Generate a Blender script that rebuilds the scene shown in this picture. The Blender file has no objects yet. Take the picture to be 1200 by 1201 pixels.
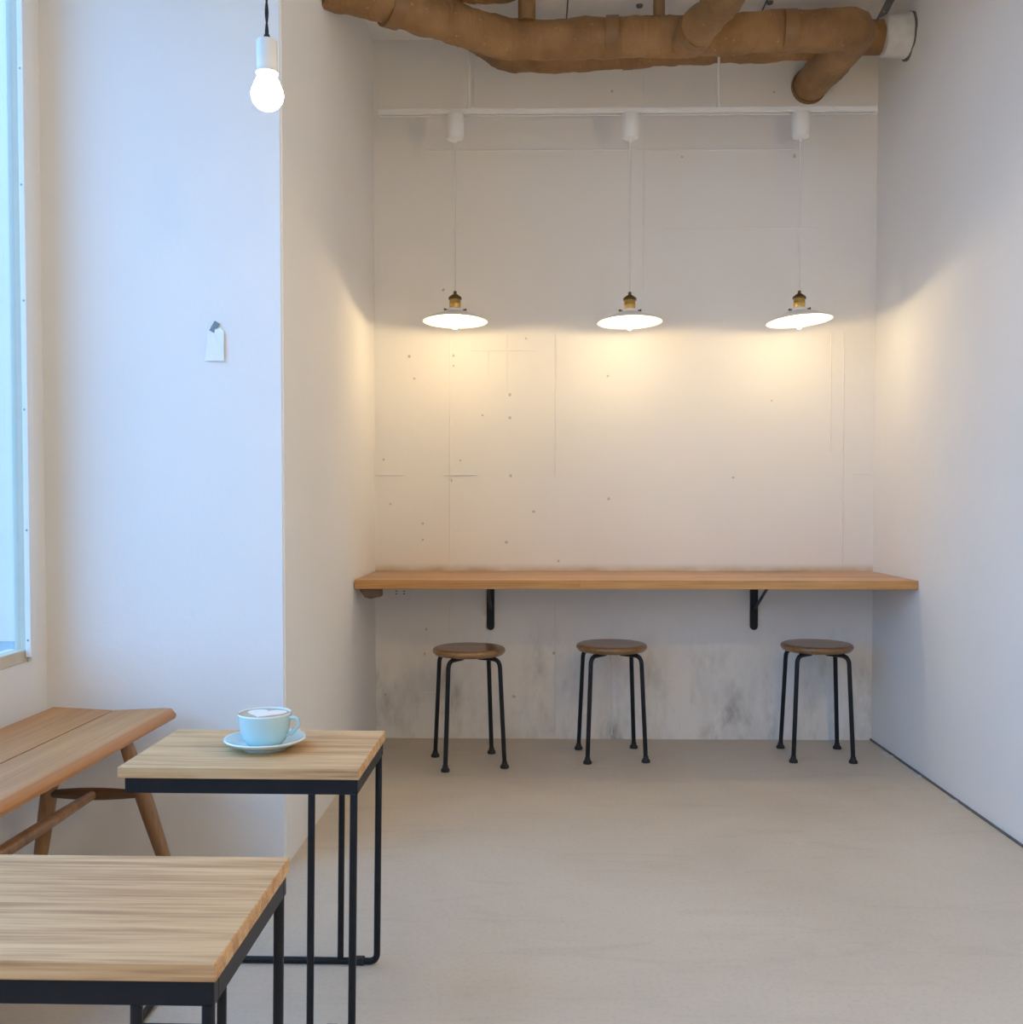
import bpy, bmesh, math, random
from mathutils import Vector, Matrix, noise
random.seed(7)
SC = bpy.context.scene
COL = SC.collection

# ------------------------------------------------------------------ camera
F, CX, CY = 1200.0, 600.0, 621.6          # photo pixels (1200 x 1201 frame)
PITCH, YAW, CAMZ = math.radians(1.7), math.atan(20.0/1200.0), 1.04
cam_d = bpy.data.cameras.new('camera'); cam = bpy.data.objects.new('camera', cam_d); COL.objects.link(cam)
cam.location = (0, 0, CAMZ); cam.rotation_euler = (math.pi/2-PITCH, 0, YAW)
cam_d.sensor_fit = 'HORIZONTAL'; cam_d.sensor_width = 36; cam_d.lens = 36*F/1200
cam_d.shift_y = (CY-600.5)/1200; cam_d.clip_start = 0.05; cam_d.clip_end = 200
SC.camera = cam
CAMR = cam.rotation_euler.to_matrix()

def U(px, py, X=None, Y=None, Z=None):
    """photo pixel -> point on the plane X=, Y= or Z= of the room"""
    d = CAMR @ Vector(((px-CX)/F, -(py-CY)/F, -1)); o = Vector((0, 0, CAMZ))
    t = ((X-o.x)/d.x if X is not None else (Y-o.y)/d.y if Y is not None else (Z-o.z)/d.z)
    return o + d*t

# ------------------------------------------------------------------ light
SKY_COL, SKY_STR = (0.25, 0.55, 1.05), 3.85
world = bpy.data.worlds.new('overcast_sky'); SC.world = world; world.use_nodes = True
bg = world.node_tree.nodes['Background']; bg.inputs[0].default_value = (*SKY_COL, 1); bg.inputs[1].default_value = SKY_STR
LAMP_COL, LAMP_STR = (1.0, 0.74, 0.40), 590.0      # counter pendants
BULB_COL, BULB_STR = (1.0, 0.72, 0.38), 60.0       # bare bulb over the tables
FILL_STR = 335.0                                     # brighter bulbs added out of view as warm fill
vs = SC.view_settings
vs.view_transform = 'Standard'; vs.look = 'None'; vs.gamma = 1; vs.use_curve_mapping = False; vs.exposure = 0.3
SC.display_settings.display_device = 'sRGB'
SC.cycles.max_bounces = 10; SC.cycles.diffuse_bounces = 6
SC.cycles.sample_clamp_indirect = 10.0

# ------------------------------------------------------------------ materials
M = {}
def nmat(name):
    m = bpy.data.materials.new(name); m.use_nodes = True; M[name] = m
    nt = m.node_tree; return m, nt, nt.nodes['Principled BSDF']
def N(nt, t, **kw):
    n = nt.nodes.new(t)
    for k, v in kw.items():
        if k in n.inputs: n.inputs[k].default_value = v
        else: setattr(n, k, v)
    return n
def plain(name, col, rough=.5, metal=0, noise_amt=.06, scale=30, bump=0, coat=0):
    m, nt, b = nmat(name); b.inputs['Roughness'].default_value = rough; b.inputs['Metallic'].default_value = metal
    b.inputs['Coat Weight'].default_value = coat
    tc = N(nt, 'ShaderNodeTexCoord'); nz = N(nt, 'ShaderNodeTexNoise', Scale=scale, Detail=4.0)
    nt.links.new(tc.outputs['Object'], nz.inputs['Vector'])
    mx = N(nt, 'ShaderNodeMix', data_type='RGBA')
    mx.inputs[6].default_value = (*[c*(1-noise_amt) for c in col], 1); mx.inputs[7].default_value = (*[min(1, c*(1+noise_amt)) for c in col], 1)
    nt.links.new(nz.outputs[0], mx.inputs[0]); nt.links.new(mx.outputs[2], b.inputs['Base Color'])
    if bump:
        bp = N(nt, 'ShaderNodeBump', Strength=bump, Distance=.01); nt.links.new(nz.outputs[0], bp.inputs['Height']); nt.links.new(bp.outputs[0], b.inputs['Normal'])
    return m
def ramp(nt, src, stops):
    r = N(nt, 'ShaderNodeValToRGB'); e = r.color_ramp.elements
    while len(e) < len(stops): e.new(.5)
    for el, (p, c) in zip(e, stops): el.position = p; el.color = (*c, 1) if len(c) == 3 else c
    nt.links.new(src, r.inputs[0]); return r
def wood(name, dark, mid, light, axis='X', rough=.5, fine=1.0, coat=0, rnd=0.0, contrast=1.0):
    m, nt, b = nmat(name); b.inputs['Roughness'].default_value = rough; b.inputs['Coat Weight'].default_value = coat
    tc = N(nt, 'ShaderNodeTexCoord'); oi = N(nt, 'ShaderNodeObjectInfo')
    add = N(nt, 'ShaderNodeVectorMath', operation='ADD'); sc = N(nt, 'ShaderNodeVectorMath', operation='SCALE'); sc.inputs[3].default_value = 13.0
    cmb = N(nt, 'ShaderNodeCombineXYZ')
    for i in range(3): nt.links.new(oi.outputs['Random'], cmb.inputs[i])
    nt.links.new(cmb.outputs[0], sc.inputs[0]); nt.links.new(tc.outputs['Object'], add.inputs[0]); nt.links.new(sc.outputs[0], add.inputs[1])
    def layer(s_long, s_cross, detail, dist):
        mp = N(nt, 'ShaderNodeMapping'); k = [s_cross*fine]*3; k['XYZ'.index(axis)] = s_long*fine
        mp.inputs['Scale'].default_value = k; nt.links.new(add.outputs[0], mp.inputs[0])
        nz = N(nt, 'ShaderNodeTexNoise', Scale=1.0, Detail=detail, Distortion=dist); nt.links.new(mp.outputs[0], nz.inputs[0]); return nz
    a = layer(1.6, 26, 3.0, .8); c = layer(6, 190, 3.0, .2)
    mx = N(nt, 'ShaderNodeMix', data_type='FLOAT'); mx.inputs[0].default_value = .42
    nt.links.new(a.outputs[0], mx.inputs[2]); nt.links.new(c.outputs[0], mx.inputs[3])
    w = .17/contrast
    r = ramp(nt, mx.outputs[0], [(.5-w, dark), (.5, mid), (.5+w, light)])
    out = r.outputs[0]
    if rnd:
        hs = N(nt, 'ShaderNodeHueSaturation'); mr = N(nt, 'ShaderNodeMapRange'); mr.inputs[3].default_value = 1-rnd; mr.inputs[4].default_value = 1+rnd
        nt.links.new(oi.outputs['Random'], mr.inputs[0]); nt.links.new(mr.outputs[0], hs.inputs['Value']); nt.links.new(out, hs.inputs['Color']); out = hs.outputs[0]
    nt.links.new(out, b.inputs['Base Color'])
    bp = N(nt, 'ShaderNodeBump', Strength=.15, Distance=.002); nt.links.new(mx.outputs[0], bp.inputs['Height']); nt.links.new(bp.outputs[0], b.inputs['Normal'])
    return m

def wall_mat(name, col, stain=False):
    m, nt, b = nmat(name); b.inputs['Roughness'].default_value = .75; b.inputs['Specular IOR Level'].default_value = .25
    tc = N(nt, 'ShaderNodeTexCoord')
    n1 = N(nt, 'ShaderNodeTexNoise', Scale=1.3, Detail=3.0); n2 = N(nt, 'ShaderNodeTexNoise', Scale=18.0, Detail=5.0, Roughness=.65)
    n3 = N(nt, 'ShaderNodeTexNoise', Scale=160.0, Detail=3.0)
    for n in (n1, n2, n3): nt.links.new(tc.outputs['Object'], n.inputs['Vector'])
    r1 = ramp(nt, n1.outputs[0], [(.3, [c*.95 for c in col]), (.7, col)])
    out = r1.outputs[0]
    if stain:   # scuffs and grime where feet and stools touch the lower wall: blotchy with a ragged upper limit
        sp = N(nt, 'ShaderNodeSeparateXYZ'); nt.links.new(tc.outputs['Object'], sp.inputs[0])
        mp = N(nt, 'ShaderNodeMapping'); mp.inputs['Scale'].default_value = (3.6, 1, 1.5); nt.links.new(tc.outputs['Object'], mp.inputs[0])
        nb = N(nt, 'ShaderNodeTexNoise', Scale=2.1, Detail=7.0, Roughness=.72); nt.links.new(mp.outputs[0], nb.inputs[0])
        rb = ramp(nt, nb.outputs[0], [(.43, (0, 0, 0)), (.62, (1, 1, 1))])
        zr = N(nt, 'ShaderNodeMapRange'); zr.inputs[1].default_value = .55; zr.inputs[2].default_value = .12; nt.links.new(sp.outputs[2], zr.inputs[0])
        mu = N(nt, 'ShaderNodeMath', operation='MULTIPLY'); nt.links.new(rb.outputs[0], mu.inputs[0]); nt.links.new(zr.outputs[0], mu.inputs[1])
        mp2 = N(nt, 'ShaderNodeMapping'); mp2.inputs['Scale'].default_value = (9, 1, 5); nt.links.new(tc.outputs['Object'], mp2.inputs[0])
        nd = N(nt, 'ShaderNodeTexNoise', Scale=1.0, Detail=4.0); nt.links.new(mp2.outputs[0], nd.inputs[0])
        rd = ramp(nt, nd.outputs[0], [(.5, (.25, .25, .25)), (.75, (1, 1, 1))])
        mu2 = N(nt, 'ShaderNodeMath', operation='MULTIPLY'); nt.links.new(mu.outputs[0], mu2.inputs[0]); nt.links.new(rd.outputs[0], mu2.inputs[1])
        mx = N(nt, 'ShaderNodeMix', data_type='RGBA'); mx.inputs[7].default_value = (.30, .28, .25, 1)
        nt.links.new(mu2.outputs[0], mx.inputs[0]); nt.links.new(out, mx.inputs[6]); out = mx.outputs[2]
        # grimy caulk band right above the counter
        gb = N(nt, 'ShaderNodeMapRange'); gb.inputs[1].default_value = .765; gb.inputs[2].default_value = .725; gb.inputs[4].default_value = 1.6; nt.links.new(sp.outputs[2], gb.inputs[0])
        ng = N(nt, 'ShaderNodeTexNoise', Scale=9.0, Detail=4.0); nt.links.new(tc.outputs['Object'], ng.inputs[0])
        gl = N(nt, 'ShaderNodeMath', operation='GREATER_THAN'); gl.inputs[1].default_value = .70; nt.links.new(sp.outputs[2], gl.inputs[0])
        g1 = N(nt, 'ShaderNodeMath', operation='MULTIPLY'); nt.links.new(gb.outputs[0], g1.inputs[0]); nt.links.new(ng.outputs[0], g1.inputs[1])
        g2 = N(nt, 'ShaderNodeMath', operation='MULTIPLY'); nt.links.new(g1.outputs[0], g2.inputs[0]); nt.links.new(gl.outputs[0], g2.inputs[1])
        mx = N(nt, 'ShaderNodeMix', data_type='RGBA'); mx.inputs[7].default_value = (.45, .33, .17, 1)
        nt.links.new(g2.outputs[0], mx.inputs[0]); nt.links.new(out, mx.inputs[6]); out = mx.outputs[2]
    nt.links.new(out, b.inputs['Base Color'])
    b1 = N(nt, 'ShaderNodeBump', Strength=.10, Distance=.012); nt.links.new(n2.outputs[0], b1.inputs['Height'])
    b2 = N(nt, 'ShaderNodeBump', Strength=.06, Distance=.003); nt.links.new(n3.outputs[0], b2.inputs['Height']); nt.links.new(b1.outputs[0], b2.inputs['Normal'])
    nt.links.new(b2.outputs[0], b.inputs['Normal'])
    return m

wall_mat('wall_paint', (.84, .825, .79)); wall_mat('wall_paint_back', (.84, .82, .78), stain=True)
plain('ceiling_paint', (.78, .76, .72), .8, bump=.1, scale=40)

def floor_mat():
    m, nt, b = nmat('concrete_floor')
    tc = N(nt, 'ShaderNodeTexCoord')
    n1 = N(nt, 'ShaderNodeTexNoise', Scale=1.1, Detail=6.0, Roughness=.6, Distortion=.4)
    mp = N(nt, 'ShaderNodeMapping'); mp.inputs['Rotation'].default_value = (0, 0, .3); mp.inputs['Scale'].default_value = (1.2, 5, 1)
    n2 = N(nt, 'ShaderNodeTexNoise', Scale=2.2, Detail=6.0, Roughness=.65, Distortion=.8); n3 = N(nt, 'ShaderNodeTexNoise', Scale=90.0, Detail=4.0)
    nt.links.new(tc.outputs['Object'], n1.inputs[0]); nt.links.new(tc.outputs['Object'], mp.inputs[0]); nt.links.new(mp.outputs[0], n2.inputs[0]); nt.links.new(tc.outputs['Object'], n3.inputs[0])
    r1 = ramp(nt, n1.outputs[0], [(.32, (.54, .475, .385)), (.52, (.60, .53, .43)), (.70, (.64, .575, .475))])
    r2 = ramp(nt, n2.outputs[0], [(.26, (.88, .87, .85)), (.46, (1, 1, 1)), (.62, (1, 1, 1)), (.80, (1.0, .99, .95))])
    mu = N(nt, 'ShaderNodeMix', data_type='RGBA', blend_type='MULTIPLY'); mu.inputs[0].default_value = 1
    nt.links.new(r1.outputs[0], mu.inputs[6]); nt.links.new(r2.outputs[0], mu.inputs[7])
    r3 = ramp(nt, n3.outputs[0], [(.25, (.86, .86, .86)), (.5, (1, 1, 1))])
    mu2 = N(nt, 'ShaderNodeMix', data_type='RGBA', blend_type='MULTIPLY'); mu2.inputs[0].default_value = .7
    nt.links.new(mu.outputs[2], mu2.inputs[6]); nt.links.new(r3.outputs[0], mu2.inputs[7])
    nt.links.new(mu2.outputs[2], b.inputs['Base Color'])
    rr = N(nt, 'ShaderNodeMapRange'); rr.inputs[3].default_value = .42; rr.inputs[4].default_value = .62; nt.links.new(n2.outputs[0], rr.inputs[0]); nt.links.new(rr.outputs[0], b.inputs['Roughness'])
    bp = N(nt, 'ShaderNodeBump', Strength=.05, Distance=.004); nt.links.new(n3.outputs[0], bp.inputs['Height']); nt.links.new(bp.outputs[0], b.inputs['Normal'])
floor_mat()
wood('oak', (.40, .20, .08), (.60, .355, .16), (.70, .455, .225), 'X', .68, fine=1.25, contrast=1.15)
wood('bench_wood', (.40, .17, .048), (.50, .225, .072), (.57, .285, .10), 'Y', .5, fine=.6, coat=.05)
wood('bench_leg_wood', (.22, .11, .04), (.32, .17, .07), (.42, .24, .10), 'Z', .4, fine=.7, coat=.15)
wood('bench_dark_wood', (.09, .045, .02), (.13, .065, .03), (.18, .09, .045), 'X', .45, fine=.7)
wood('counter_wood', (.36, .165, .045), (.49, .245, .075), (.58, .32, .115), 'X', .38, fine=.8, coat=.2, rnd=.16)
wood('seat_wood', (.15, .075, .028), (.25, .13, .048), (.36, .20, .08), 'X', .32, fine=.8, coat=.35)
wood('cleat_wood', (.09, .06, .04), (.14, .095, .06), (.19, .13, .085), 'X', .6)
plain('black_steel', (.012, .013, .016), .42, metal=.0, noise_amt=.2, scale=60)
M['black_steel'].node_tree.nodes['Principled BSDF'].inputs['Specular IOR Level'].default_value = .28
plain('dark_rubber', (.015, .015, .016), .7)
plain('white_plastic', (.78, .77, .73), .4, noise_amt=.02)
plain('white_enamel', (.86, .84, .80), .3, noise_amt=.02)
plain('white_metal', (.76, .75, .71), .45, noise_amt=.03)
plain('window_frame_paint', (.62, .55, .42), .55); plain('window_strip_white', (.80, .80, .78), .5, noise_amt=.02)
plain('steel_screw', (.35, .35, .36), .35, metal=1)
plain('brass', (.55, .36, .11), .3, metal=1, noise_amt=.12, scale=80)
plain('brass_dark', (.17, .11, .045), .4, metal=1)
plain('mint_glaze', (.52, .70, .69), .12, noise_amt=.03, coat=.5)
plain('mint_rim', (.74, .83, .83), .15, noise_amt=.02, coat=.5)
plain('coffee_crema', (.50, .36, .22), .35, noise_amt=.15, scale=60)
plain('milk_foam', (.86, .81, .73), .45, noise_amt=.03, scale=80)
plain('paper', (.86, .87, .87), .8, noise_amt=.02)
plain('grey_tape', (.20, .24, .26), .5, noise_amt=.1)
plain('cloth_cord_black', (.02, .022, .02), .9, noise_amt=.4, scale=300)
plain('cord_white', (.72, .70, .65), .6)
plain('galvanised', (.10, .10, .10), .5, metal=.4, noise_amt=.2)
plain('plaster', (.62, .62, .60), .85, noise_amt=.15, scale=25, bump=.6)
plain('dark_joint', (.13, .13, .125), .9, noise_amt=.3, scale=40)
plain('pit_shade', (.58, .53, .46), .9); plain('socket_slot', (.03, .03, .03), .6)  # pit colour: shade inside the bug holes, painted as a darker tone
plain('pavement_grey', (.30, .30, .29), .9, scale=6); plain('facade_grey', (.76, .54, .44), .8, scale=3)

def wrap_mat():
    m, nt, b = nmat('duct_wrap'); b.inputs['Roughness'].default_value = .62
    tc = N(nt, 'ShaderNodeTexCoord')
    n1 = N(nt, 'ShaderNodeTexNoise', Scale=5.0, Detail=5.0, Roughness=.6)
    mp = N(nt, 'ShaderNodeMapping'); mp.inputs['Scale'].default_value = (26, 5, 5)
    n2 = N(nt, 'ShaderNodeTexNoise', Scale=1.0, Detail=5.0, Roughness=.6, Distortion=1.0)
    n3 = N(nt, 'ShaderNodeTexNoise', Scale=55.0, Detail=3.0)
    nt.links.new(tc.outputs['Object'], n1.inputs[0]); nt.links.new(tc.outputs['Object'], mp.inputs[0]); nt.links.new(mp.outputs[0], n2.inputs[0]); nt.links.new(tc.outputs['Object'], n3.inputs[0])
    r = ramp(nt, n1.outputs[0], [(.3, (.17, .085, .026)), (.5, (.26, .135, .045)), (.72, (.36, .20, .075))])
    r2 = ramp(nt, n3.outputs[0], [(.69, (0, 0, 0)), (.75, (1, 1, 1))])
    mx = N(nt, 'ShaderNodeMix', data_type='RGBA'); mx.inputs[7].default_value = (.6, .5, .36, 1)
    mul = N(nt, 'ShaderNodeMath', operation='MULTIPLY'); mul.inputs[1].default_value = .5; nt.links.new(r2.outputs[0], mul.inputs[0])
    nt.links.new(mul.outputs[0], mx.inputs[0]); nt.links.new(r.outputs[0], mx.inputs[6]); nt.links.new(mx.outputs[2], b.inputs['Base Color'])
    bp = N(nt, 'ShaderNodeBump', Strength=.7, Distance=.02); nt.links.new(n2.outputs[0], bp.inputs['Height']); nt.links.new(bp.outputs[0], b.inputs['Normal'])
wrap_mat()
plain('duct_tape', (.22, .115, .04), .5, noise_amt=.12, scale=20)

def glass_mat():
    m, nt, b = nmat('window_glass'); nt.nodes.remove(b)
    t = N(nt, 'ShaderNodeBsdfTransparent'); t.inputs[0].default_value = (.93, .96, .97, 1); g = N(nt, 'ShaderNodeBsdfGlossy', Roughness=.02); fr = N(nt, 'ShaderNodeFresnel', IOR=1.45)
    mx = N(nt, 'ShaderNodeMixShader'); ge = N(nt, 'ShaderNodeNewGeometry'); iv = N(nt, 'ShaderNodeMath', operation='SUBTRACT'); iv.inputs[0].default_value = 1.0; nt.links.new(ge.outputs['Backfacing'], iv.inputs[1])
    fm_ = N(nt, 'ShaderNodeMath', operation='MULTIPLY'); nt.links.new(fr.outputs[0], fm_.inputs[0]); nt.links.new(iv.outputs[0], fm_.inputs[1])   # reflect once, at the front face of the pane
    nt.links.new(fm_.outputs[0], mx.inputs[0]); nt.links.new(t.outputs[0], mx.inputs[1]); nt.links.new(g.outputs[0], mx.inputs[2])
    nt.links.new(mx.outputs[0], nt.nodes['Material Output'].inputs[0])
glass_mat()
def bulb_glass():
    m, nt, b = nmat('bulb_glass'); nt.nodes.remove(b)
    t = N(nt, 'ShaderNodeBsdfTransparent'); t.inputs[0].default_value = (.97, .97, .96, 1); g = N(nt, 'ShaderNodeBsdfGlossy', Roughness=.05)
    mx = N(nt, 'ShaderNodeMixShader'); mx.inputs[0].default_value = .05; nt.links.new(t.outputs[0], mx.inputs[1]); nt.links.new(g.outputs[0], mx.inputs[2]); nt.links.new(mx.outputs[0], nt.nodes['Material Output'].inputs[0])
bulb_glass()
def emit(name, col, s):
    m, nt, b = nmat(name); b.inputs['Base Color'].default_value = (.9, .88, .82, 1); b.inputs['Roughness'].default_value = .3
    b.inputs['Emission Color'].default_value = (*col, 1); b.inputs['Emission Strength'].default_value = s
emit('pendant_bulb_glow', LAMP_COL, LAMP_STR); emit('bare_bulb_glow', BULB_COL, BULB_STR); emit('fill_bulb_glow', BULB_COL, FILL_STR)

# ------------------------------------------------------------------ mesh helpers
def obj(name, bm, mat, parent=None, smooth=False, loc=None):
    me = bpy.data.meshes.new(name); bmesh.ops.recalc_face_normals(bm, faces=bm.faces[:]); bm.to_mesh(me); bm.free()
    o = bpy.data.objects.new(name, me); COL.objects.link(o)
    if mat: me.materials.append(M[mat])
    if smooth:
        me.polygons.foreach_set('use_smooth', [True]*len(me.polygons)); me.set_sharp_from_angle(angle=math.radians(40))
    if parent: o.parent = parent
    if loc is not None: o.location = loc
    return o
def empty(name, loc=(0, 0, 0), rz=0):
    o = bpy.data.objects.new(name, None); COL.objects.link(o); o.location = loc; o.rotation_euler = (0, 0, rz); o.empty_display_size = .1; return o
def tag(o, label, cat, group=None):
    o['label'] = label; o['category'] = cat
    if group: o['group'] = group
    return o
def struct(o): o['kind'] = 'structure'; return o
def copy_tree(o, parent=None):
    c = o.copy(); COL.objects.link(c); c.parent = parent
    for ch in list(o.children): copy_tree(ch, c)
    return c
def box(bm, lo, hi, bev=0, seg=2):
    r = bmesh.ops.create_cube(bm, size=1); vs_ = r['verts']
    for v in vs_: v.co = Vector([lo[i]+(v.co[i]+.5)*(hi[i]-lo[i]) for i in range(3)])
    if bev:
        ed = {e for v in vs_ for e in v.link_edges}; bmesh.ops.bevel(bm, geom=list(ed), offset=bev, segments=seg, affect='EDGES', profile=.5)
    return bm
def B(lo, hi, bev=0, seg=2): return box(bmesh.new(), lo, hi, bev, seg)
def lathe(prof, n=32, bm=None, cap=True):
    bm = bm or bmesh.new(); rings = []
    for r, z in prof:
        if r < 1e-6: rings.append([bm.verts.new((0, 0, z))])
        else: rings.append([bm.verts.new((r*math.cos(2*math.pi*i/n), r*math.sin(2*math.pi*i/n), z)) for i in range(n)])
    for a, b in zip(rings, rings[1:]):
        if len(a) == 1 and len(b) == 1: continue
        for i in range(n):
            j = (i+1) % n
            if len(a) == 1: bm.faces.new((a[0], b[i], b[j]))
            elif len(b) == 1: bm.faces.new((a[i], a[j], b[0]))
            else: bm.faces.new((a[i], a[j], b[j], b[i]))
    if cap:
        for r in (rings[0], rings[-1]):
            if len(r) > 2: bm.faces.new(r)
    return bm
def rounded(pts, rad, seg=6):
    """polyline with its inner corners rounded"""
    pts = [Vector(p) for p in pts]; out = [pts[0]]
    for i in range(1, len(pts)-1):
        p = pts[i]; a = (pts[i-1]-p); b = (pts[i+1]-p); r = rad if not isinstance(rad, (list, tuple)) else rad[i-1]
        ang = a.angle(b); t = min(r/math.tan(ang/2), a.length*.48, b.length*.48)
        p0 = p+a.normalized()*t; p1 = p+b.normalized()*t
        for k in range(seg+1):
            u = k/seg; out.append(p0*(1-u)**2+p*2*u*(1-u)+p1*u*u)
    out.append(pts[-1]); return out
def tube(pts, rad, n=10, bm=None, cap=True):
    bm = bm or bmesh.new(); pts = [Vector(p) for p in pts]; rings = []
    rf = rad if callable(rad) else (lambda i, a: rad)
    t0 = (pts[1]-pts[0]).normalized(); up = Vector((0, 0, 1)) if abs(t0.z) < .9 else Vector((1, 0, 0))
    u = t0.cross(up).normalized()
    for i, p in enumerate(pts):
        t = ((pts[min(i+1, len(pts)-1)]-p).normalized()+(p-pts[max(i-1, 0)]).normalized()).normalized()
        u = (u-t*u.dot(t)).normalized(); v = t.cross(u)
        rings.append([bm.verts.new(p+(u*math.cos(a)+v*math.sin(a))*rf(i, a)) for a in [2*math.pi*k/n for k in range(n)]])
    for a, b in zip(rings, rings[1:]):
        for i in range(n):
            j = (i+1) % n; bm.faces.new((a[i], a[j], b[j], b[i]))
    if cap: bm.faces.new(rings[0][::-1]); bm.faces.new(rings[-1])
    return bm
def prism(poly, lo, hi, axis='Y', bm=None):
    """extrude a 2D outline along an axis"""
    bm = bm or bmesh.new()
    def P(a, b, c): return {'X': (c, a, b), 'Y': (a, c, b), 'Z': (a, b, c)}[axis]
    f = [bm.verts.new(P(a, b, lo)) for a, b in poly]; g = [bm.verts.new(P(a, b, hi)) for a, b in poly]
    bm.faces.new(f); bm.faces.new(g[::-1]); n = len(poly)
    for i in range(n): bm.faces.new((f[i], g[i], g[(i+1) % n], f[(i+1) % n]))
    return bm

# ------------------------------------------------------------------ the room
YB = 4.425                                   # back wall of the alcove
YP = 2.86                                    # face of the wall block that juts out on the left
XL = U(441, 868, Y=YB).x; XR = U(1022, 868, Y=YB).x
XW = -1.363                                  # window wall
CEIL = U(600, 46, Y=YB).z
YREAR = -3.0
XA = U(336, 1000, Y=YP).x                    # side of the block at its front corner
print('XL', XL, 'XA', XA, 'XR', XR, 'CEIL', CEIL)
EPS = .0
struct(obj('floor', B((XW-.03, YREAR-.25, -.12), (XR+.2, YB+.2, 0)), 'concrete_floor'))
struct(obj('ceiling', B((XW-.03, YREAR-.25, CEIL), (XR+.2, YB+.2, CEIL+.15)), 'ceiling_paint'))
wb = struct(obj('wall_back', B((XL-.15, YB, 0), (XR+.2, YB+.2, CEIL)), 'wall_paint_back'))
struct(obj('wall_right', B((XR, YREAR-.25, 0), (XR+.2, YB, CEIL)), 'wall_paint'))
bmw = prism([(XW-.03, YP), (XA, YP), (XL, YB), (XL-.15, YB), (XL-.15, YB+.2), (XW-.03, YB+.2)], 0, CEIL, 'Z')
bmesh.ops.bevel(bmw, geom=[e for e in bmw.edges if all(abs(v.co.x-XA) < 1e-4 and abs(v.co.y-YP) < 1e-4 for v in e.verts)], offset=.006, segments=3, affect='EDGES')
struct(obj('wall_alcove', bmw, 'wall_paint'))
# window wall with its opening
WZ0, WZ1, WY0, WY1 = .60, 2.72, -.8, 2.760
bm = bmesh.new()
box(bm, (XW-.03, YREAR-.25, 0), (XW, YP, WZ0)); box(bm, (XW-.03, YREAR-.25, WZ1), (XW, YP, CEIL))
box(bm, (XW-.03, YREAR-.25, WZ0), (XW, WY0, WZ1)); box(bm, (XW-.03, WY1, WZ0), (XW, YP, WZ1))
struct(obj('wall_left', bm, 'wall_paint'))
struct(obj('wall_rear', B((XW, YREAR-.25, 0), (XR, YREAR, CEIL)), 'wall_paint'))

# left window: frame, white screwed cover strip, panes
w1 = struct(empty('window_1', (XW, 0, 0)))
GX = -.018
bm = bmesh.new()
box(bm, (-.03, WY1-.018, WZ0), (.006, WY1, WZ1)); box(bm, (-.03, WY0, WZ0), (.006, WY0+.03, WZ1))
obj('window_jamb', bm, 'window_frame_paint', w1)
obj('window_sill', B((-.05, WY0+.03, WZ0), (.004, WY1-.018, WZ0+.035), .003), 'window_frame_paint', w1)
obj('window_head', B((-.03, WY0+.03, WZ1-.03), (.004, WY1-.018, WZ1)), 'window_frame_paint', w1)
st = obj('cover_strip', B((.0062, WY1-.034, WZ0+.015), (.0215, WY1, WZ1+.05), .0015), 'window_strip_white', w1)
for py in (80, 216, 352, 480, 622, 752):
    p = U(22+py*.009, py, X=XW+.012)
    s = obj('screw', lathe([(0, .0015), (.0025, .0013), (.0032, 0)], 10, cap=False), 'steel_screw', st, True)
    s.rotation_euler = (math.pi/2, 0, 0); s.location = (.014+random.uniform(-.002, .002), WY1-.0341, p.z)
ys = [WY0+.03, .95, WY1-.018]
for a, b in zip(ys, ys[1:]):
    obj('pane', B((GX-.003, a, WZ0+.035), (GX+.003, b, WZ1-.03)), 'window_glass', w1)
for y in ys[1:-1]: obj('mullion', B((-.045, y-.022, WZ0+.035), (-.0, y+.022, WZ1-.03), .002), 'window_frame_paint', w1)
# outside
struct(obj('pavement', B((-30, -30, -.35), (20, 20, -.15)), 'pavement_grey'))
struct(obj('wall_outside', B((-11, 8.5, -.15), (-3.2, 14, 8.0)), 'facade_grey'))

# window portals
def portal(name, loc, rot, sx, sy):
    l = bpy.data.lights.new(name, 'AREA'); l.shape = 'RECTANGLE'; l.size = sx; l.size_y = sy; l.cycles.is_portal = True
    o = bpy.data.objects.new(name, l); COL.objects.link(o); o.location = loc; o.rotation_euler = rot
portal('window_portal', (XW-.06, (WY0+WY1)/2, (WZ0+WZ1)/2), (0, -math.pi/2, 0), WZ1-WZ0, WY1-WY0)

# dark joint at the foot of the right wall, with paint crumbs
t1 = struct(obj('trim_1', B((XR-.007, .2, 0), (XR, YB, .006)), 'dark_joint'))
for px, py, s in ((1043, 887, .020), (1037, 883, .012), (1076, 910, .014), (1118, 940, .016), (1098, 921, .008)):
    p = U(px, py, Z=0); bm = bmesh.new()
    vs_ = [bm.verts.new((s*(1+.4*random.random())*math.cos(a)*.9, s*1.3*(.6+.6*random.random())*math.sin(a), 0)) for a in [k*math.pi/4 for k in range(8)]]
    f = bm.faces.new(vs_); r = bmesh.ops.extrude_face_region(bm, geom=[f]); bmesh.ops.translate(bm, verts=[v for v in r['geom'] if isinstance(v, bmesh.types.BMVert)], vec=(0, 0, .0025))
    fl = bpy.data.objects.get('floor'); c = obj('paint_crumb', bm, 'plaster', fl); c.location = (p.x, p.y, 0)

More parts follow.
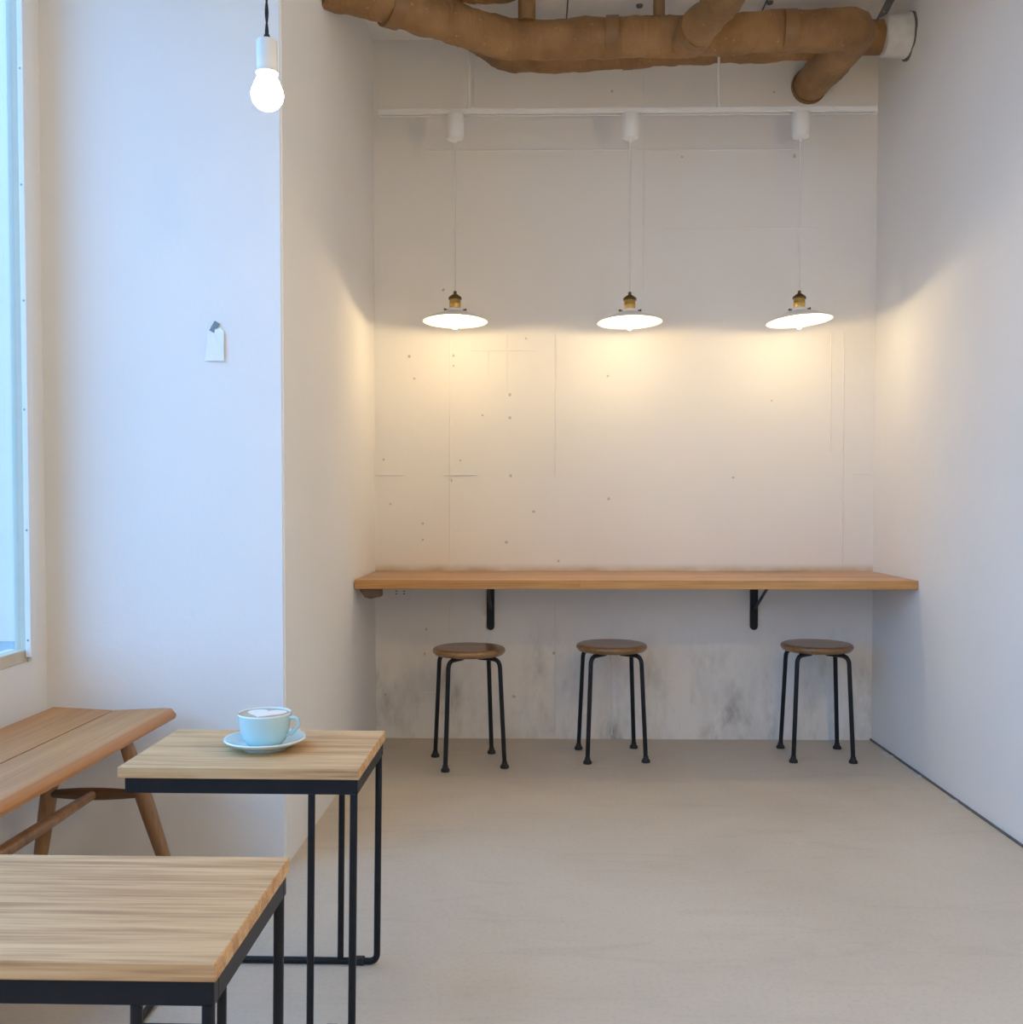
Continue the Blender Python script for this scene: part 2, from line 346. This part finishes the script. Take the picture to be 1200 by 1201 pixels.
# form-board seams and bug holes cast into the painted concrete back wall
def seam(x0, y0, x1, y1, w=.0055, proud=.004):
    a = U(x0, y0, Y=YB); b = U(x1, y1, Y=YB)
    if abs(a.x-b.x) > abs(a.z-b.z): lo, hi = (min(a.x, b.x), YB-proud, a.z-w/2), (max(a.x, b.x), YB, a.z+w/2)
    else: lo, hi = (a.x-w/2, YB-proud, min(a.z, b.z)), (a.x+w/2, YB, max(a.z, b.z))
    obj('seam', B(lo, hi, .0009, 1), 'wall_paint', wb)
for s in ((528, 395, 528, 665), (652, 392, 652, 480), (652, 480, 652, 560), (652, 700, 652, 860), (528, 700, 528, 860), (990, 390, 990, 664), (975, 390, 975, 530),
          (500, 177, 760, 177), (762, 176, 935, 176), (780, 268, 960, 268), (552, 411, 628, 411), (441, 557, 475, 557), (520, 557, 560, 557), (595, 392, 595, 460), (573, 412, 573, 440),
          (718, 740, 718, 862), (1000, 556, 1022, 556), (756, 90, 756, 340), (497, 812, 512, 812), (556, 60, 556, 125)):
    seam(*s)
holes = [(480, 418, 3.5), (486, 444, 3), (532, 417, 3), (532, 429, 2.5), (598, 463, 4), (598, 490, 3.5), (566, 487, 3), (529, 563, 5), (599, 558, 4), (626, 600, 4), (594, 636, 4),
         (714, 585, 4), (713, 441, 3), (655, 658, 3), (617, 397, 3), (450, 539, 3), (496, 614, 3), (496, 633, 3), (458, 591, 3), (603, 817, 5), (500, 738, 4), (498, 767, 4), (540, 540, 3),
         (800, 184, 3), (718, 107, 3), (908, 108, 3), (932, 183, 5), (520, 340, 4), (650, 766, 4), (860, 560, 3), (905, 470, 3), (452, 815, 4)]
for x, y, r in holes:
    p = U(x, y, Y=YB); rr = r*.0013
    h = obj('bug_hole', lathe([(rr*1.5, 0), (rr*1.2, .0022), (rr, .0018), (rr*.6, .0006), (0, .0003)], 8, cap=False), 'pit_shade', wb, True)
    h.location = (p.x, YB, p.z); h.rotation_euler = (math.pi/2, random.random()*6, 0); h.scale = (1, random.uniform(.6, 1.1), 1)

# ------------------------------------------------------------------ wall counter
CZ = U(600, 669.5, Y=YB).z                    # counter top height
CYF = U(600, 680.5, Z=CZ).y                   # its front edge
CT = CZ-U(600, 691, Y=CYF).z
print('counter', CZ, CYF, CT)
ct = tag(empty('wall_counter', ((XL+XR)/2, YB, CZ)), 'long orange pine counter board on black brackets spanning the alcove wall', 'counter')
cx0 = XL-.0-(XL+XR)/2+.004; cx1 = XR-(XL+XR)/2-.002
def block_x(y): return XL+(XA-XL)*(YB-y)/(YB-YP)
rows = 8; dy = (YB-CYF-.001)/rows
for r in range(rows):
    y1 = -.001-dy*r; y0 = y1-dy
    left = block_x(YB+y1)-(XL+XR)/2+.003
    cuts = sorted(random.sample([-.75, -.5, -.25, 0, .25, .5, .75], 2)) if r < rows-1 else [U(680, 685, Y=CYF).x-(XL+XR)/2]
    xs = [left]+cuts+[cx1]
    for a, b in zip(xs, xs[1:]):
        obj('stave', B((a, y0, -CT), (b, y1, 0), .0015 if r == rows-1 else .0005, 1), 'counter_wood', ct)
for px in (575.5, 884):
    x = U(px, 715, Y=YB).x-(XL+XR)/2; zb = U(px, 739, Y=YB-.008).z-CZ; w = .0165
    prof = [(x-w, -CT), (x-w, zb+w)]+[(x+w*math.cos(a), zb+w+w*math.sin(a)) for a in [math.pi+k*math.pi/8 for k in range(1, 8)]]+[(x+w, zb+w), (x+w, -CT)]
    br = obj('bracket', prism(prof, -.010, 0, 'Y'), 'black_steel', ct)
    obj('bracket_arm', B((x-w, -.33, -CT-.008), (x+w, -.010, -CT)), 'black_steel', br)
    obj('brace', tube([(x, -.008, zb+.085), (x, -.27, -CT-.008)], .0065, 8), 'black_steel', br)
# wooden cleat that holds the left end
cb = bmesh.new(); clx = block_x(4.2)-(XL+XR)/2
prism([(0, 0), (.085, 0), (.085, -.034), (.045, -.042), (.024, -.036), (.008, -.016)], -.475, -.41, 'Y', cb)
cl = obj('cleat', cb, 'cleat_wood', ct); cl.location = (block_x(YB-.475)-(XL+XR)/2+.012, 0, -CT)

# power outlet under the counter
p = U(470, 698, Y=YB)
ou = tag(empty('power_outlet', (p.x, YB, p.z)), 'white double power outlet plate on wall beneath counter end', 'outlet')
obj('plate', B((-.045, -.007, -.022), (.045, 0, .022+.012), .002), 'white_plastic', ou)
for sx in (-.022, .012):
    for dz in (.004, .016): obj('slot', B((sx, -.0076, dz), (sx+.008, -.0069, dz+.004)), 'socket_slot', ou)

# ------------------------------------------------------------------ stools
SEAT_Z = .458
def stool(feet, label):
    F4 = [U(x, y, Z=0) for x, y in feet]; c = sum(F4, Vector())/4
    print('stool', [tuple(round(v, 3) for v in (p-c)) for p in F4], tuple(round(v, 3) for v in c))
    # feet on a regular square of the mean size, turned as in the photo
    R = sum((p-c).length for p in F4)/4; base = math.atan2((F4[0]-c).y, (F4[0]-c).x)
    base = sum(((math.atan2((p-c).y, (p-c).x)-k*math.pi/2-base+math.pi) % (2*math.pi))-math.pi for k, p in enumerate(F4))/4+base
    R = .165
    s = tag(empty('stool', (c.x, c.y, 0)), label, 'stool', 'stools at the wall counter')
    seat = obj('seat', lathe([(0, SEAT_Z-.030), (.118, SEAT_Z-.030), (.134, SEAT_Z-.027), (.142, SEAT_Z-.018), (.1435, SEAT_Z-.012), (.1405, SEAT_Z-.004), (.134, SEAT_Z), (.11, SEAT_Z-.0015), (.06, SEAT_Z-.003), (0, SEAT_Z-.003)], 48), 'seat_wood', s, True)
    for k in range(4):
        a = base+k*math.pi/2; d = Vector((math.cos(a), math.sin(a), 0)); zt = SEAT_Z-.038
        pts = rounded([d*.045+Vector((0, 0, zt)), d*.142+Vector((0, 0, zt)), d*R+Vector((0, 0, .012))], .035, 8)
        lg = obj('leg', tube(pts, .0088, 10), 'black_steel', s, True)
        ft = obj('foot_cap', lathe([(0, 0), (.0165, 0), (.0175, .004), (.016, .010), (.0115, .015), (.0105, .024), (.0085, .026)], 16), 'dark_rubber', lg, True); ft.location = d*R
        obj('leg_clip', B((-.012, -.010, -.004), (.012, .010, .008), .002), 'black_steel', lg, loc=d*.105+Vector((0, 0, zt+.004)))
    return s
stool([(520.5, 906), (594.5, 901), (577.5, 883), (509, 887)], 'round wooden stool with four black legs under bracket nearest the cleat')
stool([(689, 896), (760, 894), (744, 878), (676, 878)], 'round wooden stool with four black legs, middle one of three at counter')
stool([(929, 895), (1003, 896), (984, 877), (913, 877)], 'round wooden stool with four black legs next to the white right-hand corner')

# ------------------------------------------------------------------ lighting track and pendant lamps
YT = 4.10
TZ = U(740, 131, Y=YT).z
tx0 = U(446, 134, Y=YT).x; tx1 = U(1026, 129, Y=YT).x
tr = tag(empty('lighting_track', ((tx0+tx1)/2, YT, TZ)), 'slim white lighting track hung on two rods across the alcove', 'light track')
ox = (tx0+tx1)/2
rail = bmesh.new(); h = .0095
prism([(-.017, h), (.017, h), (.017, -h), (.008, -h), (.008, .004), (-.008, .004), (-.008, -h), (-.017, -h)], tx0-ox, tx1-ox, 'X', rail)
obj('rail', rail, 'white_metal', tr)
obj('conductor_slot', B((tx0-ox+.01, -.0079, .0005), (tx1-ox-.01, .0079, .0039)), 'socket_slot', tr)
for e_ in (tx0-ox-.006, tx1-ox): obj('end_cap', B((e_, -.018, -.012), (e_+.006, .018, .012), .001), 'white_metal', tr)
for px in (550, 843):
    x = U(px, 100, Y=YT).x-ox
    rd = obj('suspension_rod', tube([(x, 0, h+.02), (x, 0, CEIL-TZ)], .0048, 8), 'white_metal', tr)
    obj('rod_clamp', lathe([(0, h-.002), (.011, h-.002), (.011, h+.012), (.006, h+.03), (.0045, h+.045), (0, h+.045)], 12), 'white_metal', rd, True, loc=(x, 0, 0))
RIMZ = U(740, 377, Y=YT).z
def pendant(px, rimpx, tiltx, tilty, label):
    x = U(px, 131, Y=YT).x; rz = U(px, rimpx, Y=YT).z-TZ
    t = tag(empty('pendant_lamp', (x, YT, TZ)), label, 'lamp', 'pendant lamps over the counter')
    obj('track_adapter', lathe([(0, -h-.001), (.0345, -h-.001), (.036, -h-.005), (.036, -.095), (.032, -.104), (.022, -.108), (.009, -.110), (.006, -.120), (0, -.120)], 28), 'white_plastic', t, True)
    sx = U(rimpx and px, rimpx, Y=YT).x
    obj('cord', tube([(0, 0, -.118), (0, 0, rz+.117)], .0034, 8), 'cord_white', t, True)
    sk = obj('socket', lathe([(0, .088), (.0225, .088), (.0225, .070), (.0232, .069), (.0232, .065), (.0225, .064), (.0225, .048), (0, .048)], 24), 'brass', t, True, loc=(0, 0, rz))
    obj('socket_cap', lathe([(0, .118), (.005, .118), (.0065, .116), (.0065, .108), (.012, .104), (.0235, .096), (.0262, .092), (.0262, .085), (.0222, .085), (0, .086)], 24), 'brass_dark', sk, True)
    outer = [(.019, .052), (.027, .050), (.033, .045), (.035, .038), (.060, .030), (.095, .016), (.1285, .001), (.130, -.002)]
    inner = [(.128, -.003), (.094, .0125), (.059, .0265), (.033, .0345), (.0255, .046), (.019, .047)]
    sh = obj('shade', lathe(outer+inner+[outer[0]], 48, cap=False), 'white_enamel', t, True, loc=(0, 0, rz)); sh.rotation_euler = (tiltx, tilty, 0)
    for a in (-.35, -.35-2*math.pi/3-.25, math.pi/2):
        d = Vector((math.cos(a), math.sin(a), 0))
        sc_ = obj('thumb_screw', tube([d*.032+Vector((0, 0, .042)), d*.044+Vector((0, 0, .042))], .0026, 8), 'brass_dark', sh, True)
        lathe_b = lathe([(0, -.003), (.0045, -.0025), (.0045, .0025), (0, .003)], 10); 
        k = obj('screw_knob', lathe_b, 'brass_dark', sh, True, loc=d*.045+Vector((0, 0, .042))); k.rotation_euler = (0, math.pi/2, a)
    bl_ = obj('bulb', lathe([(0, -.036), (.010, -.034), (.018, -.028), (.0235, -.018), (.025, -.008), (.0235, .002), (.018, .014), (.0135, .026), (.013, .046), (0, .046)], 20), 'bulb_glass', t, True, loc=(0, 0, rz))
    obj('glowing_core', lathe([(0, -.0325), (.0060, -.0305), (.0098, -.0255), (.0110, -.020), (.0095, -.0140), (.0055, -.0095), (0, -.008)], 14), 'pendant_bulb_glow', bl_, True)
pendant(533.5, 376.5, math.radians(-2.5), math.radians(.5), 'shallow white pendant lamp with brass socket above the stool by the cleat')
pendant(739.5, 377.5, math.radians(-2.5), math.radians(-1), 'shallow white pendant lamp with brass socket, middle of the track')
pendant(939.5, 376, math.radians(-2.5), math.radians(-4), 'white pendant lamp with its shade tipped askew, near right wall')

# ------------------------------------------------------------------ wrapped ducts under the ceiling
def duct_body(path, r, name, parent, step=.02, seed=0., n=24, cap=True):
    pts = []                                             # resample the path
    for a, b in zip(path, path[1:]):
        a = Vector(a); b = Vector(b); k = max(1, int((b-a).length/step))
        pts += [a.lerp(b, i/k) for i in range(k)]
    pts.append(Vector(path[-1])); L = len(pts)
    band = [0]*L; i = 0; lvl = 0
    while i < L:
        w = random.randint(3, 8); lvl = random.uniform(-.0035, .0035)
        for j in range(i, min(L, i+w)): band[j] = lvl
        i += w
    def rf(i, a):
        p = pts[i]; q = Vector((p.x*9+seed, p.y*9+math.cos(a)*1.3, p.z*9+math.sin(a)*1.3))
        return r+band[i]+.008*noise.noise(q)+.005*noise.noise(q*3.1)
    return obj(name, tube(pts, rf, n, cap=cap), 'duct_wrap', parent, True)
def band_ring(c, d, r, w, parent, name='tape_band', mat='duct_tape'):
    d = Vector(d).normalized(); b = obj(name, tube([Vector(c)-d*w/2, Vector(c)-d*w/2*.98, Vector(c)+d*w/2*.98, Vector(c)+d*w/2], lambda i, a: r*(1+.02*noise.noise(Vector((c[0]*7, a*1.5, i*.1)))), 24), mat, parent, True); return b
Z1, R1 = 2.735, .069
def zp(px, py, z): return U(px, py, Z=z)
a0 = zp(372, -22, Z1); a1 = zp(596, 47, Z1); a2 = zp(800, 43, Z1); a3 = zp(1004, 33, Z1)
print('duct', a0, a1, a2, a3)
wl = block_x(a0.y)
d1 = tag(empty('insulated_duct', (0, 0, 0)), 'brown paper-wrapped duct with a branch, bending across ceiling into back wall', 'duct')
dirl = (a0-a1).normalized(); a0 = a1+dirl*((wl-.0-a1.x)/dirl.x)
a3 = a3+Vector((.018, 0, 0)); e1 = Vector((a3.x-.004, YB, Z1+.06))
path1 = rounded([a0, a1, a2, a3, e1], [.12, .3, .085], 8)
duct_body(path1, R1, 'main_run', d1, seed=1.)
band_ring((e1.x, YB-.012, Z1+.06), (0, 1, 0), R1+.006, .024, d1, 'wall_flange')
for t in (.3, .8):
    c = a1.lerp(a3, t); band_ring(c, a3-a1, R1+.003, .045, d1)
c = a0.lerp(a1, .35); band_ring(c, a1-a0, R1+.008, .05, d1)
# hanger stubs up to the ceiling
for px in (618, 773):
    q = zp(px, 42, Z1); obj('hanger', tube([(q.x, q.y, Z1+.05), (q.x, q.y, CEIL)], .032 if px < 700 else .022, 12), 'duct_tape', d1, True)
# rear duct, higher and closer to the back wall, through the right wall in a plaster collar
Z2, R2 = 2.865, .064
b1 = U(1066, 42, X=XR); Z2 = b1.z; b0 = zp(600, 62, Z2)
b0 = Vector((b0.x, min(b0.y, YB-R2-.02), Z2-.02)); b1 = Vector((XR, b1.y, Z2))
print('duct2', b0, b1)
d2 = tag(empty('insulated_duct', (0, 0, 0)), 'brown wrapped duct nearest the back wall, ending in a white plaster collar', 'duct')
e = zp(452, 0, Z2-.02)
bl = Vector((block_x(3.36)+.045, 3.36, Z2-.0))
duct_body(rounded([bl, b0, b1], [.12], 8), R2, 'main_run', d2, seed=9.)
cb_ = obj('plaster_collar', tube([(XR-.105, b1.y, Z2), (XR-.098, b1.y, Z2), (XR-.06, b1.y, Z2), (XR-.02, b1.y, Z2), (XR, b1.y, Z2)], lambda i, a: R2+(.006, .014, .016, .018, .020)[i]+.008*noise.noise(Vector((i*.7, math.cos(a)*2, math.sin(a)*2))), 28), 'plaster', d2, True)
cr = obj('crack_rim', tube([(XR-.006, b1.y, Z2), (XR, b1.y, Z2)], lambda i, a: R2+.026+.009*noise.noise(Vector((3.3, math.cos(a)*2.4, math.sin(a)*2.4))), 28), 'dark_joint', d2)
band_ring(b0.lerp(b1, .8), b1-b0, R2+.005, .04, d2); band_ring(b0.lerp(b1, .3), b1-b0, R2+.005, .04, d2)
# branch that comes from the room side and joins the front duct
Z3, R3 = 2.70, .062
c1 = zp(806, 50, Z3); c0 = zp(850, -5, Z3); dr = (c0-c1).normalized(); c2 = c1+dr*1.4
duct_body(rounded([c1+Vector((0, .0, 0)), c2, Vector((c2.x, c2.y, CEIL))], [.12], 6), R3, 'room_branch', d1, seed=15.)
band_ring(c1+dr*.10, dr, R3+.006, .04, d1)
# upper small duct seen above the bend
f0 = zp(560, -12, 2.93); f1 = zp(603, -4, 2.93)
d4 = tag(empty('insulated_duct', (0, 0, 0)), 'short brown wrapped pipe tucked above the bend of the front duct', 'duct')
fx = Vector((block_x(f0.y-.12), f0.y-.12, 2.93))
duct_body(rounded([fx, f0, Vector((f1.x, f1.y-.05, 2.93)), Vector((f1.x+.02, f1.y-.06, CEIL))], [.1, .06], 5), .045, 'main_run', d4, seed=21.)
# steel strap by the right wall
s0 = zp(1034, 20, 2.86); s1 = zp(1052, -4, 2.90)
stp = tag(empty('hanger_strap', (0, 0, 0)), 'dark steel strap hanging from ceiling beside the plaster collar', 'strap')
q0 = Vector((s0.x, s0.y, s0.z)); q1 = Vector((s0.x+.07, s0.y-.05, CEIL))
bm = bmesh.new(); w_ = Vector((.022, 0, .012)); t_ = Vector((0, .003, 0))
vs_ = [bm.verts.new(p_+sx*w_+sy*t_) for p_ in (q0, q1) for sx in (-1, 1) for sy in (-1, 1)]
bmesh.ops.convex_hull(bm, input=vs_); obj('strap_bar', bm, 'galvanised', stp)
obj('strap_bolt', lathe([(0, 0), (.007, 0), (.007, .006), (0, .008)], 8), 'steel_screw', stp, loc=q0+Vector((.004, -.003, .02))).rotation_euler = (math.pi/2, 0, 0)
# joints between ceiling boards
ce = bpy.data.objects['ceiling']
for px, py in ((665, 15), (896, 8)):
    q = U(px, py, Z=CEIL); obj('joint', B((q.x-.003, YB-.9, CEIL-.0015), (q.x+.003, YB, CEIL)), 'dark_joint', ce)
for px, py in ((750, 6), (903, 2)):
    q = U(px, py, Z=CEIL); obj('ceiling_anchor', lathe([(0, -.010), (.012, -.008), (.014, 0)], 12, cap=False), 'dark_joint', ce, True, loc=q)

# ------------------------------------------------------------------ bare bulb pendant
YBULB = 1.95
pb = U(313.5, 104.5, Y=YBULB)
def bare_pendant(loc, label, group, glow='bare_bulb_glow'):
    t = tag(empty('bulb_pendant', (loc[0], loc[1], loc[2])), label, 'lamp', group)
    rb = .030
    prof = [(0, -.0405)]+[(rb*1.01*math.sin(a), -.0105-rb*math.cos(a)) for a in [k*math.pi/14 for k in range(1, 9)]]+[(.0235, .011), (.0185, .021), (.0165, .030), (.0165, .036), (0, .036)]
    obj('bulb', lathe(prof, 28), glow, t, True)
    sk = obj('socket', lathe([(0, .090), (.0185, .090), (.0195, .088), (.0195, .034), (.0175, .032), (0, .032)], 28), 'white_plastic', t, True)
    obj('socket_collar', lathe([(.0185, .030), (.0205, .029), (.0205, .033), (.0185, .036)], 24, cap=False), 'white_plastic', sk, True)
    obj('cord_grip', lathe([(0, .089), (.0075, .089), (.0072, .095), (.0045, .102), (.003, .104), (0, .104)], 16), 'dark_rubber', t, True)
    top = CEIL-loc[2]; n = 160; bm = bmesh.new()
    for ph in (0, math.pi):
        tube([(.0018*math.cos(ph+i*.55), .0018*math.sin(ph+i*.55), .101+(top-.101)*i/n) for i in range(n+1)], .0019, 6, bm)
    obj('twisted_cord', bm, 'cloth_cord_black', t, True)
    obj('ceiling_cup', lathe([(0, top-.03), (.02, top-.03), (.045, top-.006), (.045, top), (0, top)], 20), 'white_plastic', t, True)
    return t
bare_pendant(pb, 'bare glowing bulb in white socket on a black twisted cord', None)
# unseen extra bulbs, added to warm the alcove and the room
for i_, (x_, y_) in enumerate(((1.0, 1.9), (.6, 0), (.6, -1.8))):
    bare_pendant(Vector((x_, y_, pb.z)), ('added fill bulb on a black cord, closest to the alcove with the counter', 'added fill bulb on a black cord, between two others mid-room', 'added fill bulb on a black cord, closest to the rear wall')[i_], 'added fill bulbs over the rest of the room', 'fill_bulb_glow')

# ------------------------------------------------------------------ paper note
p0 = U(252.5, 406, Y=YP)
k = YP/1200
nt_ = tag(empty('paper_note', (p0.x, YP, p0.z)), 'small blank white paper tag taped to the wall with grey tape', 'note')
out = [(-12, -17.5), (10.8, -17.5), (11, 16), (7, 21), (-6, 22), (-9, 17)]
bm = prism([(a*k, b*k) for a, b in out], -.0035, -.0030, 'Y')
for v in bm.verts:
    if v.co.x > .02: v.co.y -= .004
obj('sheet', bm, 'paper', nt_)
bm = B((-.0085, -.0045, -.0155), (.0085, -.0036, .0155)); tp = obj('tape', bm, 'grey_tape', nt_, loc=(-.0*k, 0, 22*k)); tp.rotation_euler = (0, math.radians(30), 0)

# ------------------------------------------------------------------ low tables
def table(name_label, loc, rz, width, depth, H, lean=.0):
    """origin: floor point under the near right corner of the top; +y away, -x to the left"""
    t = tag(empty('side_table', loc, rz), name_label, 'table', 'oak side tables with black frames')
    W, D, T = width, depth, .022
    obj('table_top', B((-W, 0, H-T), (0, D, H), .0015, 1), 'oak', t)
    ins, ah, b = .012, .030, .0075
    bm = bmesh.new(); z1 = H-T; z0 = z1-ah
    xl, xr, yn, yf = -W+ins, -.004, .006, D-.006
    box(bm, (xl, yn, z0), (xr, yn+.016, z1), .001, 1); box(bm, (xl, yf-.016, z0), (xr, yf, z1), .001, 1)
    box(bm, (xl, yn+.016, z0), (xl+.016, yf-.016, z1), .001, 1); box(bm, (xr-.016, yn+.016, z0), (xr, yf-.016, z1), .001, 1)
    obj('top_frame', bm, 'black_steel', t)
    # two sled frames: legs on the right, runners along the floor to the left
    for y, w in ((yn+.005, 'near'), (yf-.010, 'far')):
        xo = xr-.008; xi = xo-.082
        run = rounded([(xo, y, z0+.001), (xo-lean*H, y, b), (xl+.01, y, b)], .019, 8)
        i = 10
        obj('leg', tube(run[:10], b, 10), 'black_steel', t, True)
        obj('floor_rail', tube(run[9:], b, 10), 'black_steel', t, True)
        obj('leg', tube([(xi, y, z0+.001), (xi-lean*H, y, b)], b*.93, 10), 'black_steel', t, True)
        obj('foot_pad', B((xo-.058, y-.009, 0), (xo-.034, y+.009, .0165), .002, 1), 'dark_rubber', t)
    obj('cross_rail', tube(rounded([(xl+.01+.002, yn+.005, b), (xl+.01, (yn+yf)/2, b), (xl+.012, yf-.010, b)], .01), b, 10), 'black_steel', t, True)
    return t
# the far table
HT = .523
nr = U(421, 902, Z=HT); fr = U(452, 857, Z=HT); nl = U(133, 902.5, Z=HT); fl_ = U(207, 855, Z=HT)
print('table B', nr, fr, nl, fl_)
ang = math.atan2(nr.y-nl.y, nr.x-nl.x)
tb = table('oak-topped side table with black frame holding the latte cup', (nr.x, nr.y, 0), math.atan2(-(fr.x-nr.x), fr.y-nr.y), (nr-nl).length, (fr-nr).length, HT, lean=.012)
nr2 = U(253, 1130, Z=HT); fr2 = U(340, 1005, Z=HT)
print('table A', nr2, fr2, 'depth', (fr2-nr2).length, (fr-nr).length, 'W', (nr-nl).length)
ta = table('bare oak-topped side table with black frame, nothing standing on it', (nr2.x, nr2.y, 0), math.atan2(-(fr2.x-nr2.x), fr2.y-nr2.y), (nr-nl).length, (fr2-nr2).length, HT, lean=.012)

# ------------------------------------------------------------------ cup and saucer
cc = U(311, 877.5, Z=HT)
sa = tag(empty('saucer', (cc.x, cc.y, HT)), 'pale blue saucer under the latte cup on the oak table', 'saucer')
obj('dish', lathe([(0, .004), (.034, .004), (.036, 0), (.044, 0), (.046, .004), (.064, .010), (.0815, .0185), (.0835, .0215), (.0825, .0232), (.079, .0225), (.062, .0140), (.045, .0085), (.030, .0075), (0, .0075)], 56), 'mint_glaze', sa, True)
rim = obj('rim', lathe([(.0818, .0190), (.0842, .0217), (.0828, .0238), (.0790, .0230), (.0815, .0215)], 56, cap=False), 'mint_rim', sa, True)
cu = tag(empty('coffee_cup', (cc.x-.001, cc.y+.002, HT+.0078), math.radians(-8)), 'pale blue ceramic cup of latte standing on its saucer', 'cup')
obj('bowl', lathe([(0, .003), (.026, .003), (.028, 0), (.032, 0), (.0365, .003), (.043, .010), (.0475, .020), (.0508, .034), (.0532, .050), (.0547, .064), (.0545, .066), (.0522, .065), (.0505, .050), (.046, .025), (.036, .010), (0, .007)], 56), 'mint_glaze', cu, True)
obj('rim', lathe([(.0544, .0630), (.0553, .0652), (.0540, .0672), (.0518, .0658), (.0520, .063)], 56, cap=False), 'mint_rim', cu, True)
hd = rounded([(.050, 0, .0575), (.0715, 0, .058), (.0745, 0, .044), (.060, 0, .026), (.046, 0, .0215)], [.008, .007, .01], 6)
obj('handle', tube(hd, lambda i, a: .0036+.0014*abs(math.cos(a)), 10), 'mint_glaze', cu, True)
cf = obj('coffee', lathe([(0, .0600), (.0505, .0600), (.0518, .0640), (.049, .0645), (0, .0645)], 40), 'coffee_crema', cu, True)
hp = []                                                          # latte-art heart
for i in range(40):
    t = 2*math.pi*i/40; hp.append(((.0026*16*math.sin(t)**3*1.0), .0026*(13*math.cos(t)-5*math.cos(2*t)-2*math.cos(3*t)-math.cos(4*t))+.004))
fm = obj('foam_heart', prism(hp, .0644, .0652, 'Z'), 'milk_foam', cf)

# ------------------------------------------------------------------ bench under the window
BZ = .468
g0 = U(204, 830.5, Z=BZ); g1 = U(0, 941, Z=BZ); gb = U(52, 830, Z=BZ)
print('bench', g0, g1, gb)
brz = math.atan2(-(g0.x-g1.x), g0.y-g1.y)
be = tag(empty('bench', (g0.x, g0.y, 0), brz), 'light brown two-plank wooden bench with splayed legs under the window', 'bench')
BL, BW = 1.22, g0.x-gb.x-.02
seamx = -(g0.x-U(125, 834, Z=BZ).x); T = .028
bm = bmesh.new()          # front plank: rounded, undercut front edge; leans slightly toward the joint
prism([(seamx+.002, BZ-.007), (-.03, BZ), (-.009, BZ-.0005), (-.005, BZ-.002), (.006, BZ-.016), (.0065, BZ-.019), (.003, BZ-T), (-.02, BZ-T-.001), (seamx+.002, BZ-T-.004)], -BL, 0, 'Y', bm)
obj('plank', bm, 'bench_wood', be, True)
bm = bmesh.new()
prism([(-BW, BZ), (seamx-.002, BZ-.007), (seamx-.002, BZ-T-.004), (-BW+.02, BZ-T), (-BW, BZ-T+.004)], -BL, 0, 'Y', bm)
obj('plank', bm, 'bench_wood', be, True)
inv = (Matrix.Translation(be.location) @ Matrix.Rotation(brz, 4, 'Z')).inverted()
def leg_ends(Y):
    A, Bt = U(150, 880, Y=Y), U(188, 1003, Y=Y); t = lambda z: A+(Bt-A)*((z-A.z)/(Bt.z-A.z))
    C_, D_ = U(57, 924, Y=Y), U(45, 1001, Y=Y); s = lambda z: C_+(D_-C_)*((z-C_.z)/(D_.z-C_.z))
    return t, s
tF, tR = leg_ends(2.62)
for yo in (0, -.84):
    for f in (tF, tR):
        a_ = inv @ f(BZ-T); b_ = inv @ f(0.0); a_.y += yo; b_.y += yo; b_.y += .02 if yo == 0 else -.02
        pts = [a_.lerp(b_, u/8) for u in range(9)]
        rr = [.0165, .0185, .0205, .0215, .0210, .0195, .018, .0165, .015]
        lg = tube(pts, lambda i, a, rr=rr: rr[i], 14); 
        for v in lg.verts:
            if v.co.z < .0: v.co.z = 0
            if v.co.z > BZ-T-.004: v.co.z = BZ-T-.004
        obj('leg', lg, 'bench_leg_wood', be, True)
    z = U(110, 931, Y=2.62).z; a_ = inv @ tR(z); b_ = inv @ tF(z); a_.y += yo; b_.y += yo
    pts = [a_.lerp(b_, u/12) for u in range(13)]
    obj('cross_stretcher', tube(pts, lambda i, a: .009+.0075*math.sin(math.pi*i/12), 12), 'bench_dark_wood', be, True)
z = U(110, 931, Y=2.62).z; mid = (inv @ tR(z)).lerp(inv @ tF(z), .5)
pts = [Vector((mid.x, mid.y-.84*u/12, z)) for u in range(13)]
obj('long_stretcher', tube(pts, lambda i, a: .011+.005*math.sin(math.pi*i/12), 12), 'bench_leg_wood', be, True)
